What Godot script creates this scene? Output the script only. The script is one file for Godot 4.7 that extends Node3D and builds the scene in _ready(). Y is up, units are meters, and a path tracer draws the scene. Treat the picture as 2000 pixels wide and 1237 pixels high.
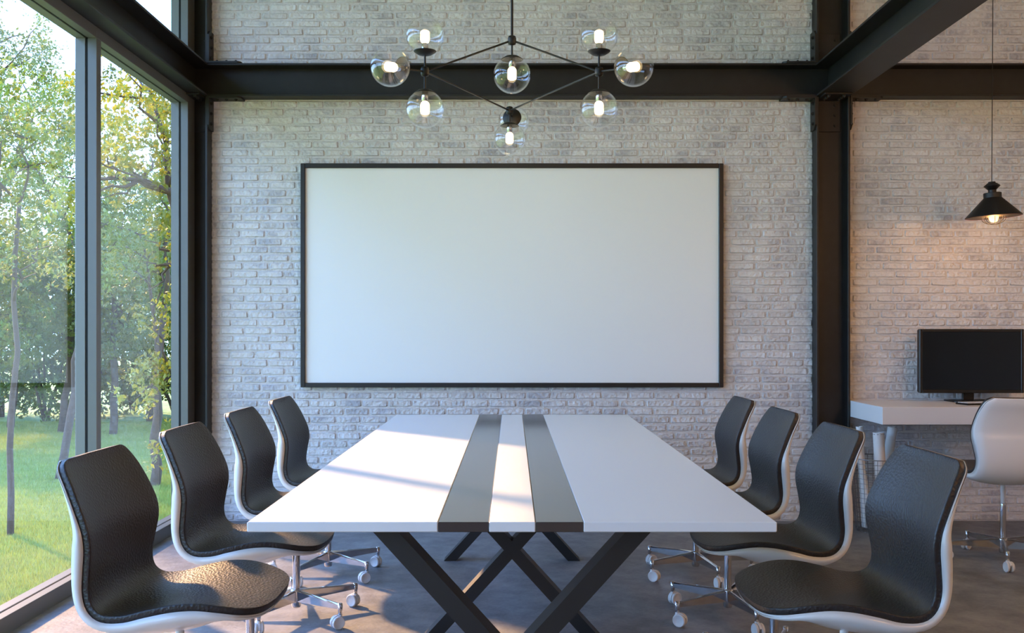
extends Node3D

const CAM_H := 1.22
const FOCAL := 1920.0
const WALL_Z := -6.335
const GROUND_Y := -1.0

var M := {}
var used_names := {}
var rng := RandomNumberGenerator.new()

# ------------------------------------------------------------------ naming and tagging
func numbered(called: String) -> String:
	if not used_names.has(called):
		used_names[called] = 0
		return called
	used_names[called] += 1
	return "%s_%03d" % [called, used_names[called]]

func tag(o: Node, label: String, category := "", group := "", kind := "") -> Node:
	if label != "":
		o.set_meta("label", label)
	if category != "":
		o.set_meta("category", category)
	if group != "":
		o.set_meta("group", group)
	if kind != "":
		o.set_meta("kind", kind)
	return o

func thing(called: String, label: String, category: String, at := Vector3.ZERO, turn := 0.0, group := "", kind := "") -> Node3D:
	var o := Node3D.new()
	o.name = numbered(called)
	add_child(o)
	o.position = at
	o.rotation.y = turn
	tag(o, label, category, group, kind)
	return o

func part(called: String, mesh: Mesh, m: Material, parent: Node, label := "") -> MeshInstance3D:
	var o := MeshInstance3D.new()
	o.name = called
	o.mesh = mesh
	o.material_override = null
	for k in mesh.get_surface_count():
		o.set_surface_override_material(k, m)
	parent.add_child(o, true)
	if label != "":
		o.set_meta("label", label)
	return o

# ------------------------------------------------------------------ mesh helpers
func begin() -> SurfaceTool:
	var st := SurfaceTool.new()
	st.begin(Mesh.PRIMITIVE_TRIANGLES)
	return st

func finish(st: SurfaceTool) -> ArrayMesh:
	st.generate_normals()
	return st.commit()

func emit(st: SurfaceTool, t: PackedVector3Array, smooth := -1, closed := true) -> void:
	# faces are made consistently; turned so that the solid's outside is in front
	var swap := false
	if closed:
		var v := 0.0
		var c := t[0]
		for i in range(0, t.size(), 3):
			v += (t[i] - c).dot((t[i + 1] - c).cross(t[i + 2] - c))
		swap = v > 0.0
	st.set_smooth_group(smooth)
	for i in range(0, t.size(), 3):
		st.add_vertex(t[i])
		if swap:
			st.add_vertex(t[i + 2])
			st.add_vertex(t[i + 1])
		else:
			st.add_vertex(t[i + 1])
			st.add_vertex(t[i + 2])

func box(st: SurfaceTool, a: Vector3, b: Vector3, bevel := 0.0, xf := Transform3D()) -> void:
	var lo := a.min(b)
	var hi := a.max(b)
	var c := (lo + hi) / 2.0
	var h := (hi - lo) / 2.0
	var e: float = min(bevel, min(h.x, min(h.y, h.z)) * 0.9)
	var t := PackedVector3Array()
	var faces := []
	if e <= 0.0:
		for ax in 3:
			for s in [-1.0, 1.0]:
				var q := []
				for uv in [[-1, -1], [1, -1], [1, 1], [-1, 1]]:
					var p := Vector3.ZERO
					p[ax] = s * h[ax]
					p[(ax + 1) % 3] = uv[0] * h[(ax + 1) % 3]
					p[(ax + 2) % 3] = uv[1] * h[(ax + 2) % 3]
					q.append(p)
				faces.append([q, s])
	else:
		for ax in 3:
			for s in [-1.0, 1.0]:
				var q := []
				for uv in [[-1, -1], [1, -1], [1, 1], [-1, 1]]:
					var p := Vector3.ZERO
					p[ax] = s * h[ax]
					p[(ax + 1) % 3] = uv[0] * (h[(ax + 1) % 3] - e)
					p[(ax + 2) % 3] = uv[1] * (h[(ax + 2) % 3] - e)
					q.append(p)
				faces.append([q, 0.0])
			var a1 := (ax + 1) % 3
			var a2 := (ax + 2) % 3
			for s1 in [-1.0, 1.0]:
				for s2 in [-1.0, 1.0]:
					var q := []
					for k in 4:
						var p := Vector3.ZERO
						p[ax] = (-1.0 if k == 0 or k == 3 else 1.0) * (h[ax] - e)
						if k < 2:
							p[a1] = s1 * h[a1]
							p[a2] = s2 * (h[a2] - e)
						else:
							p[a1] = s1 * (h[a1] - e)
							p[a2] = s2 * h[a2]
						q.append(p)
					faces.append([q, 0.0])
		for sx in [-1.0, 1.0]:
			for sy in [-1.0, 1.0]:
				for sz in [-1.0, 1.0]:
					faces.append([[Vector3(sx * h.x, sy * (h.y - e), sz * (h.z - e)), Vector3(sx * (h.x - e), sy * h.y, sz * (h.z - e)), Vector3(sx * (h.x - e), sy * (h.y - e), sz * h.z)], 0.0])
	for f in faces:
		var q: Array = f[0]
		var mid := Vector3.ZERO
		for p in q:
			mid += p
		var n: Vector3 = (q[1] - q[0]).cross(q[2] - q[0])
		if n.dot(mid) > 0.0:
			q.reverse()
		for k in range(1, q.size() - 1):
			t.append(xf * (c + q[0]))
			t.append(xf * (c + q[k]))
			t.append(xf * (c + q[k + 1]))
	emit(st, t, -1, false)

func box_mesh(size: Vector3, bevel := 0.0, at := Vector3.ZERO) -> ArrayMesh:
	var st := begin()
	box(st, at - size / 2.0, at + size / 2.0, bevel)
	return finish(st)

func span_mesh(a: Vector3, b: Vector3, bevel := 0.0) -> ArrayMesh:
	var st := begin()
	box(st, a, b, bevel)
	return finish(st)

# loft through closed rings of equal length
func loft(st: SurfaceTool, rings: Array, smooth := 0, caps := true, loop := false) -> void:
	var t := PackedVector3Array()
	var n: int = rings[0].size()
	var last := rings.size() if loop else rings.size() - 1
	for i in last:
		var a: PackedVector3Array = rings[i]
		var b: PackedVector3Array = rings[(i + 1) % rings.size()]
		for k in n:
			var k2 := (k + 1) % n
			for p in [a[k], a[k2], b[k2], a[k], b[k2], b[k]]:
				t.append(p)
	if caps and not loop:
		for e in [0, rings.size() - 1]:
			var r: PackedVector3Array = rings[e]
			var mid := Vector3.ZERO
			for p in r:
				mid += p
			mid /= n
			for k in n:
				var k2 := (k + 1) % n
				if e == 0:
					for p in [mid, r[k2], r[k]]:
						t.append(p)
				else:
					for p in [mid, r[k], r[k2]]:
						t.append(p)
	emit(st, t, smooth, true)

func ring_at(c: Vector3, u: Vector3, v: Vector3, r: float, n: int, phase := 0.0) -> PackedVector3Array:
	var out := PackedVector3Array()
	for k in n:
		var a := TAU * k / n + phase
		out.append(c + u * cos(a) * r + v * sin(a) * r)
	return out

func side_axes(d: Vector3) -> Array:
	var w := d.normalized()
	var u := w.cross(Vector3.UP if absf(w.y) < 0.9 else Vector3.RIGHT).normalized()
	return [u, w.cross(u).normalized()]

func rod(st: SurfaceTool, a: Vector3, b: Vector3, r: float, r2 := -1.0, n := 12) -> void:
	var ax := side_axes(b - a)
	loft(st, [ring_at(a, ax[0], ax[1], r, n), ring_at(b, ax[0], ax[1], r if r2 < 0.0 else r2, n)], -1 if n < 8 else 0, false)
	disc(st, a, a - b, ax, r, n)
	disc(st, b, b - a, ax, r if r2 < 0.0 else r2, n)

func disc(st: SurfaceTool, c: Vector3, out_dir: Vector3, ax: Array, r: float, n: int) -> void:
	var ring := ring_at(c, ax[0], ax[1], r, n)
	var t := PackedVector3Array()
	var flip: bool = (ring[1] - ring[0]).cross(ring[2] - ring[0]).dot(out_dir) > 0.0
	for k in range(1, n - 1):
		t.append(ring[0])
		t.append(ring[k + 1] if flip else ring[k])
		t.append(ring[k] if flip else ring[k + 1])
	emit(st, t, -1, false)

# tube along a path
func tube(st: SurfaceTool, path: Array, radii: Array, n := 8, loop := false) -> void:
	var rings := []
	var u := Vector3.ZERO
	for i in path.size():
		var d: Vector3
		if loop:
			d = path[(i + 1) % path.size()] - path[(i - 1 + path.size()) % path.size()]
		else:
			d = path[mini(i + 1, path.size() - 1)] - path[maxi(i - 1, 0)]
		var w := d.normalized()
		if u == Vector3.ZERO:
			u = side_axes(w)[0]
		u = (u - w * u.dot(w)).normalized()
		rings.append(ring_at(path[i], u, w.cross(u), radii[mini(i, radii.size() - 1)], n))
	loft(st, rings, 0, not loop, loop)

# lathe round +y; profile is [radius, height]
func lathe(st: SurfaceTool, profile: Array, n := 32, xf := Transform3D(), smooth := 0, caps := true) -> void:
	var rings := []
	for p in profile:
		var ring := PackedVector3Array()
		for k in n:
			var a := TAU * k / n
			ring.append(xf * Vector3(cos(a) * p[0], p[1], sin(a) * p[0]))
		rings.append(ring)
	loft(st, rings, smooth, caps)

func aim(at: Vector3, dir: Vector3) -> Transform3D:
	# transform whose +y points along dir
	var y := dir.normalized()
	var ax := side_axes(y)
	return Transform3D(Basis(ax[0], y, ax[0].cross(y)), at)

func prism(st: SurfaceTool, poly: PackedVector2Array, z0: float, z1: float, xf := Transform3D()) -> void:
	# polygon in x,y swept from z0 to z1
	var idx := Geometry2D.triangulate_polygon(poly)
	var t := PackedVector3Array()
	var ccw := not Geometry2D.is_polygon_clockwise(poly)
	for i in range(0, idx.size(), 3):
		var p := [poly[idx[i]], poly[idx[i + 1]], poly[idx[i + 2]]]
		if (p[1] - p[0]).cross(p[2] - p[0]) < 0.0:
			p.reverse()
		for q in p:
			t.append(xf * Vector3(q.x, q.y, maxf(z0, z1)))
		p.reverse()
		for q in p:
			t.append(xf * Vector3(q.x, q.y, minf(z0, z1)))
	for i in poly.size():
		var a := poly[i]
		var b := poly[(i + 1) % poly.size()]
		if not ccw:
			var s := a
			a = b
			b = s
		var hi := maxf(z0, z1)
		var lo := minf(z0, z1)
		for q in [Vector3(a.x, a.y, lo), Vector3(b.x, b.y, lo), Vector3(b.x, b.y, hi), Vector3(a.x, a.y, lo), Vector3(b.x, b.y, hi), Vector3(a.x, a.y, hi)]:
			t.append(xf * q)
	emit(st, t, -1, true)

# ------------------------------------------------------------------ textures
func noise_bytes(size: int, freq: float, sd: int, kind := FastNoiseLite.TYPE_SIMPLEX_SMOOTH, oct := 4) -> PackedByteArray:
	var n := FastNoiseLite.new()
	n.seed = sd
	n.noise_type = kind
	n.frequency = freq
	n.fractal_octaves = oct
	if kind == FastNoiseLite.TYPE_CELLULAR:
		n.fractal_type = FastNoiseLite.FRACTAL_NONE
		n.cellular_return_type = FastNoiseLite.RETURN_DISTANCE
	var im := n.get_seamless_image(size, size)
	im.convert(Image.FORMAT_L8)
	return im.get_data()

func blend_tex(size: int, layers: Array, ramp: Gradient) -> ImageTexture:
	# layers: [bytes, weight]; the sum looks up the ramp
	var lut := PackedByteArray()
	for i in 256:
		var c := ramp.sample(i / 255.0)
		lut.append_array([int(c.r * 255.0), int(c.g * 255.0), int(c.b * 255.0)])
	var out := PackedByteArray()
	out.resize(size * size * 3)
	var l0: PackedByteArray = layers[0][0]
	var w0: float = layers[0][1]
	var l1: PackedByteArray = layers[1][0]
	var w1: float = layers[1][1]
	var l2: PackedByteArray = layers[2][0]
	var w2: float = layers[2][1]
	for i in size * size:
		var v := clampi(int(l0[i] * w0 + l1[i] * w1 + l2[i] * w2), 0, 255) * 3
		out[i * 3] = lut[v]
		out[i * 3 + 1] = lut[v + 1]
		out[i * 3 + 2] = lut[v + 2]
	return ImageTexture.create_from_image(Image.create_from_data(size, size, false, Image.FORMAT_RGB8, out))

func gray_tex(size: int, bytes: PackedByteArray) -> ImageTexture:
	return ImageTexture.create_from_image(Image.create_from_data(size, size, false, Image.FORMAT_L8, bytes))

func ramp(stops: Array) -> Gradient:
	var g := Gradient.new()
	var offs := PackedFloat32Array()
	var cols := PackedColorArray()
	for s in stops:
		offs.append(s[0])
		cols.append(s[1])
	g.offsets = offs
	g.colors = cols
	return g

func mat(called: String, c: Color, rough := 0.6, metal := 0.0) -> StandardMaterial3D:
	var m := StandardMaterial3D.new()
	m.resource_name = called
	m.albedo_color = c
	m.roughness = rough
	m.metallic = metal
	M[called] = m
	return m

func triplanar(m: StandardMaterial3D, scale: float, world := true) -> void:
	m.uv1_triplanar = true
	m.uv1_world_triplanar = world
	m.uv1_scale = Vector3.ONE * scale

func make_materials() -> void:
	var coarse := noise_bytes(1024, 0.006, 11)
	var mid := noise_bytes(1024, 0.02, 12)
	var fine := noise_bytes(1024, 0.09, 13)
	var grain := noise_bytes(512, 0.12, 14)
	var brick_tex := blend_tex(1024, [[coarse, 0.55], [mid, 0.35], [fine, 0.30]], ramp([[0.0, Color(0.58, 0.58, 0.61)], [0.38, Color(0.72, 0.72, 0.74)], [0.58, Color(0.845, 0.84, 0.835)], [1.0, Color(0.90, 0.895, 0.89)]]))
	var fine_tex := gray_tex(1024, fine)
	for i in 4:
		var b := mat("painted_brick_%d" % i, Color(1, 1, 1).darkened([0.0, 0.025, 0.05, 0.01][i]), 0.75)
		b.albedo_texture = brick_tex
		triplanar(b, 0.30)
		b.heightmap_enabled = true
		b.heightmap_texture = fine_tex
		b.heightmap_scale = 0.9
	var mo := mat("painted_mortar", Color(0.84, 0.835, 0.83), 0.85)
	mo.albedo_texture = blend_tex(1024, [[coarse, 0.3], [mid, 0.4], [fine, 0.3]], ramp([[0.0, Color(0.85, 0.85, 0.86)], [0.5, Color(0.97, 0.97, 0.97)], [1.0, Color(1, 1, 1)]]))
	triplanar(mo, 0.5)
	mo.heightmap_enabled = true
	mo.heightmap_texture = fine_tex
	mo.heightmap_scale = 0.4

	var st := mat("black_steel", Color(1, 1, 1), 0.5)
	st.albedo_texture = blend_tex(1024, [[coarse, 0.5], [mid, 0.35], [fine, 0.15]], ramp([[0.0, Color(0.075, 0.075, 0.075)], [0.5, Color(0.105, 0.103, 0.102)], [1.0, Color(0.15, 0.15, 0.152)]]))
	st.metallic_specular = 0.5
	triplanar(st, 0.7)
	var fr := mat("window_metal", Color(0.40, 0.405, 0.39), 0.42)
	fr.metallic = 0.3
	mat("window_gasket", Color(0.08, 0.08, 0.08), 0.7)
	var gl := mat("clear_glass", Color(1, 1, 1, 0.0), 0.0)
	gl.transparency = BaseMaterial3D.TRANSPARENCY_ALPHA
	var gg := mat("globe_glass", Color(1, 1, 1, 0.0), 0.0)
	gg.transparency = BaseMaterial3D.TRANSPARENCY_ALPHA
	gg.metallic_specular = 0.6

	var fl := mat("concrete_floor", Color(1, 1, 1), 0.5)
	fl.albedo_texture = blend_tex(1024, [[coarse, 0.45], [mid, 0.4], [fine, 0.22]], ramp([[0.1, Color(0.36, 0.36, 0.365)], [0.42, Color(0.44, 0.44, 0.445)], [0.62, Color(0.50, 0.50, 0.50)], [0.95, Color(0.58, 0.575, 0.57)]]))
	triplanar(fl, 0.45)
	fl.heightmap_enabled = true
	fl.heightmap_texture = fine_tex
	fl.heightmap_scale = 0.08
	mat("ceiling_paint", Color(0.80, 0.80, 0.79), 0.8)
	mat("wall_plaster", Color(0.78, 0.77, 0.75), 0.8)
	mat("plinth", Color(0.5, 0.5, 0.5), 0.9)

	var le := mat("black_leather", Color(0.150, 0.138, 0.138), 0.46)
	le.metallic_specular = 0.5
	var cells := noise_bytes(512, 0.035, 15, FastNoiseLite.TYPE_CELLULAR, 1)
	le.heightmap_enabled = true
	le.heightmap_texture = gray_tex(512, cells)
	le.heightmap_scale = 0.16
	triplanar(le, 7.5, false)
	var sh := mat("white_shell", Color(0.87, 0.87, 0.86), 0.3)
	sh.clearcoat_enabled = true
	sh.clearcoat = 0.5
	sh.clearcoat_roughness = 0.08
	mat("chrome", Color(0.82, 0.82, 0.83), 0.08, 1.0)
	mat("white_plastic", Color(0.85, 0.85, 0.85), 0.4)
	mat("grey_plastic", Color(0.45, 0.45, 0.46), 0.5)
	var tw := mat("white_lacquer", Color(0.86, 0.87, 0.88), 0.38)
	tw.metallic_specular = 0.5
	var ts := mat("charcoal_lacquer", Color(0.18, 0.18, 0.19), 0.12)
	ts.metallic_specular = 0.6
	mat("leg_steel", Color(0.10, 0.095, 0.09), 0.55)
	mat("board_surface", Color(0.93, 0.94, 0.93), 0.65)
	mat("board_frame", Color(0.13, 0.12, 0.115), 0.4)
	mat("desk_laminate", Color(0.86, 0.86, 0.86), 0.4)
	mat("monitor_plastic", Color(0.06, 0.06, 0.06), 0.4)
	var ms := mat("monitor_screen", Color(0.035, 0.035, 0.038), 0.12)
	ms.metallic_specular = 0.5
	mat("key_plastic", Color(0.80, 0.80, 0.80), 0.5)
	mat("lamp_black", Color(0.045, 0.045, 0.05), 0.5)
	mat("lamp_copper", Color(0.78, 0.36, 0.2), 0.35, 0.6)
	mat("wire_steel", Color(0.55, 0.55, 0.56), 0.3, 0.9)
	mat("paper", Color(0.86, 0.86, 0.85), 0.8)
	mat("paper_ink", Color(0.1, 0.1, 0.1), 0.8)
	var bu := mat("lit_bulb", Color(1, 1, 1), 0.5)
	bu.emission_enabled = true
	bu.emission = Color(1.0, 0.86, 0.62)
	bu.emission_energy_multiplier = 5.0
	var bw := mat("warm_bulb", Color(1, 1, 1), 0.5)
	bw.emission_enabled = true
	bw.emission = Color(1.0, 0.70, 0.40)
	bw.emission_energy_multiplier = 4.0

	var lawn := mat("lawn_soil", Color(1, 1, 1), 0.95)
	lawn.albedo_texture = blend_tex(1024, [[coarse, 0.4], [mid, 0.35], [fine, 0.25]], ramp([[0.2, Color(0.42, 0.54, 0.24)], [0.5, Color(0.55, 0.66, 0.32)], [0.8, Color(0.68, 0.74, 0.42)]]))
	triplanar(lawn, 0.22)
	var ba := mat("bark", Color(1, 1, 1), 0.9)
	ba.albedo_texture = blend_tex(512, [[grain, 0.5], [grain, 0.25], [grain, 0.25]], ramp([[0.0, Color(0.25, 0.19, 0.15)], [1.0, Color(0.52, 0.43, 0.36)]]))
	triplanar(ba, 2.0)
	for k in [["leaf_deep", Color(0.47, 0.52, 0.26), Color(0.80, 0.84, 0.42)], ["leaf_mid", Color(0.56, 0.58, 0.32), Color(0.86, 0.87, 0.48)], ["leaf_pale", Color(0.62, 0.62, 0.30), Color(0.92, 0.88, 0.46)], ["leaf_olive", Color(0.52, 0.55, 0.34), Color(0.78, 0.80, 0.50)]]:
		var lm := mat(k[0], k[1], 0.5)
		lm.backlight_enabled = true
		lm.backlight = k[2]
		lm.vertex_color_use_as_albedo = true
	var gm := mat("grass_blade", Color(0.67, 0.70, 0.42), 0.7)
	gm.backlight_enabled = true
	gm.backlight = Color(0.70, 0.74, 0.42)
	gm.vertex_color_use_as_albedo = true

# ------------------------------------------------------------------ setting
func make_camera_and_light() -> void:
	var cam := Camera3D.new()
	cam.name = "camera"
	cam.projection = Camera3D.PROJECTION_FRUSTUM
	cam.near = 0.05
	cam.far = 400.0
	cam.size = cam.near * 1237.0 / FOCAL
	cam.frustum_offset = Vector2(0.0, cam.near * 29.6 / FOCAL)
	cam.position = Vector3(0, CAM_H, 0)
	add_child(cam)
	cam.current = true

	var env := Environment.new()
	env.background_mode = Environment.BG_SKY
	var sky := Sky.new()
	var ps := ProceduralSkyMaterial.new()
	ps.sky_top_color = Color(0.42, 0.63, 0.97)
	ps.sky_horizon_color = Color(0.71, 0.86, 1.0)
	ps.sky_curve = 0.25
	ps.ground_bottom_color = Color(0.35, 0.40, 0.30)
	ps.ground_horizon_color = Color(0.71, 0.86, 1.0)
	ps.sun_angle_max = 1.0
	sky.sky_material = ps
	env.sky = sky
	env.background_energy_multiplier = 7.0
	env.tonemap_mode = Environment.TONE_MAPPER_LINEAR
	env.tonemap_exposure = 1.12
	env.sdfgi_enabled = true
	env.ssao_enabled = true
	env.ssil_enabled = true
	var we := WorldEnvironment.new()
	we.name = "environment"
	we.environment = env
	add_child(we)

	var sun := DirectionalLight3D.new()
	sun.name = "sun"
	sun.light_color = Color(1.0, 0.79, 0.56)
	sun.light_energy = 4.0
	sun.light_angular_distance = 2.2
	sun.shadow_enabled = true
	add_child(sun)
	var el := deg_to_rad(31.5)
	sun.look_at_from_position(Vector3.ZERO, Vector3(cos(el) * 0.7071, -sin(el), cos(el) * 0.7071), Vector3.UP)

func make_shell() -> void:
	var f := part("floor", span_mesh(Vector3(-2.16, -0.2, -6.6), Vector3(6.7, 0.0, 4.3)), M.concrete_floor, self)
	tag(f, "polished grey concrete floor with cloudy stains", "", "", "structure")
	var pl := part("foundation_plinth", span_mesh(Vector3(-2.1, GROUND_Y - 0.3, -6.55), Vector3(6.65, -0.2, 4.25)), M.plinth, self)
	tag(pl, "low concrete plinth under the glass wall", "", "", "structure")
	var c := part("ceiling", span_mesh(Vector3(-3.2, 3.9, -7.4), Vector3(6.9, 4.1, 4.5)), M.ceiling_paint, self)
	tag(c, "flat white ceiling slab with a wide outside overhang", "", "", "structure")
	var wr := part("wall_right", span_mesh(Vector3(6.5, 0, -6.6), Vector3(6.7, 3.9, 4.3)), M.wall_plaster, self)
	tag(wr, "plain plaster wall at the far right", "", "", "structure")
	var wf := part("wall_front", span_mesh(Vector3(-2.14, 0, 4.1), Vector3(6.5, 3.9, 4.3)), M.wall_plaster, self)
	tag(wf, "plain plaster wall behind the viewer", "", "", "structure")
	var wl := part("wall_left", span_mesh(Vector3(-2.14, 0, 1.965), Vector3(-2.034, 3.9, 4.1)), M.wall_plaster, self)
	tag(wl, "plain plaster wall beyond the end of the glass wall", "", "", "structure")

func bricks(called: String, label: String, x0: float, x1: float, y0: float, y1: float, skip: Rect2, sd: int, see_x: float, y_from_floor: float, pick_max: int) -> void:
	var w := thing(called, label, "", Vector3.ZERO, 0.0, "", "structure")
	part("mortar_bed", span_mesh(Vector3(x0, y0, WALL_Z - 0.26), Vector3(x1, y1, WALL_Z)), M.painted_mortar, w)
	rng.seed = sd
	var course := 0.0521
	var first := int(floor((y0 - y_from_floor) / course))
	var all := []
	var row := first
	while true:
		var yb: float = y_from_floor + row * course + 0.0055
		if yb > y1:
			break
		var x: float = x0 - 0.085 * (row & 1) - rng.randf() * 0.03
		while x < x1:
			var ln := rng.randf_range(0.143, 0.170)
			var a: float = maxf(x, x0 + 0.002)
			var b: float = minf(x + ln, x1 - 0.002)
			var lo: float = maxf(yb + rng.randf_range(-0.001, 0.001), y0 + 0.001)
			var hi: float = minf(yb + 0.0435 + rng.randf_range(-0.002, 0.0015), y1 - 0.001)
			if b - a > 0.03 and hi - lo > 0.012:
				all.append([a, b, lo, hi, rng.randi() % 12, rng.randi() % 4])
			x += ln + rng.randf_range(0.008, 0.0125)
		row += 1
	var picked := []
	var rest := []
	for k in range(all.size() - 1, -1, -1):
		var q: Array = all[k]
		var p := Vector2((q[0] + q[1]) / 2.0, (q[2] + q[3]) / 2.0)
		if picked.size() < pick_max and p.x < see_x and p.y < 3.36 and not skip.has_point(p):
			picked.append(q)
		else:
			rest.append(q)
	for q in picked:
		var o := part("brick", brick_shapes[q[4]], M["painted_brick_%d" % q[5]], w)
		o.position = Vector3((q[0] + q[1]) / 2.0, (q[2] + q[3]) / 2.0, WALL_Z)
		o.scale = Vector3((q[1] - q[0]) / 0.16, (q[3] - q[2]) / 0.043, 1.0)
	for v in 4:
		var st := begin()
		var any := false
		for q in rest:
			if q[5] == v:
				any = true
				st.append_from(brick_shapes[q[4]], 0, Transform3D(Basis.from_scale(Vector3((q[1] - q[0]) / 0.16, (q[3] - q[2]) / 0.043, 1.0)), Vector3((q[0] + q[1]) / 2.0, (q[2] + q[3]) / 2.0, WALL_Z)))
		if any:
			var o := part("brickwork", st.commit(), M["painted_brick_%d" % v], w)
			o.set_meta("kind", "stuff")

var brick_shapes := []
func make_brick_shapes() -> void:
	rng.seed = 77
	for v in 12:
		# 6 x 4 grid of points: a soft, uneven pillow 0.16 x 0.043, 8 to 14 mm proud of the joint
		var g := []
		for j in 4:
			var line := []
			for i in 6:
				var x: float = [-0.08, -0.0735, -0.03, 0.03, 0.0735, 0.08][i]
				var y: float = [-0.0205, -0.0160, 0.0160, 0.0205][j]
				var edge := (i == 0 or i == 5 or j == 0 or j == 3)
				if (i == 0 or i == 5) and (j == 0 or j == 3):
					x *= 0.965
					y *= 0.86
				x += rng.randf_range(-0.0022, 0.0022)
				y += rng.randf_range(-0.0017, 0.0017)
				line.append(Vector3(x, y, -0.002 if edge else 0.0072 + rng.randf_range(-0.0020, 0.0024)))
			g.append(line)
		var face := PackedVector3Array()
		var edges := PackedVector3Array()
		for j in 3:
			for i in 5:
				var inner: bool = j == 1 and i > 0 and i < 4
				for p in [g[j][i], g[j + 1][i + 1], g[j][i + 1], g[j][i], g[j + 1][i], g[j + 1][i + 1]]:
					if inner:
						face.append(p)
					else:
						edges.append(p)
		var st := begin()
		emit(st, face, 1, false)
		emit(st, edges, 2, false)
		brick_shapes.append(finish(st))

func bolt_mesh() -> ArrayMesh:
	var st := begin()
	rod(st, Vector3.ZERO, Vector3(0, 0.009, 0), 0.0105, -1, 6)
	rod(st, Vector3(0, 0.009, 0), Vector3(0, 0.014, 0), 0.006, -1, 6)
	return finish(st)

var bolt: ArrayMesh
func put_bolt(parent: Node, at: Vector3, dir: Vector3) -> void:
	var o := part("bolt", bolt, M.black_steel, parent)
	o.transform = aim(at, dir)

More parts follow.
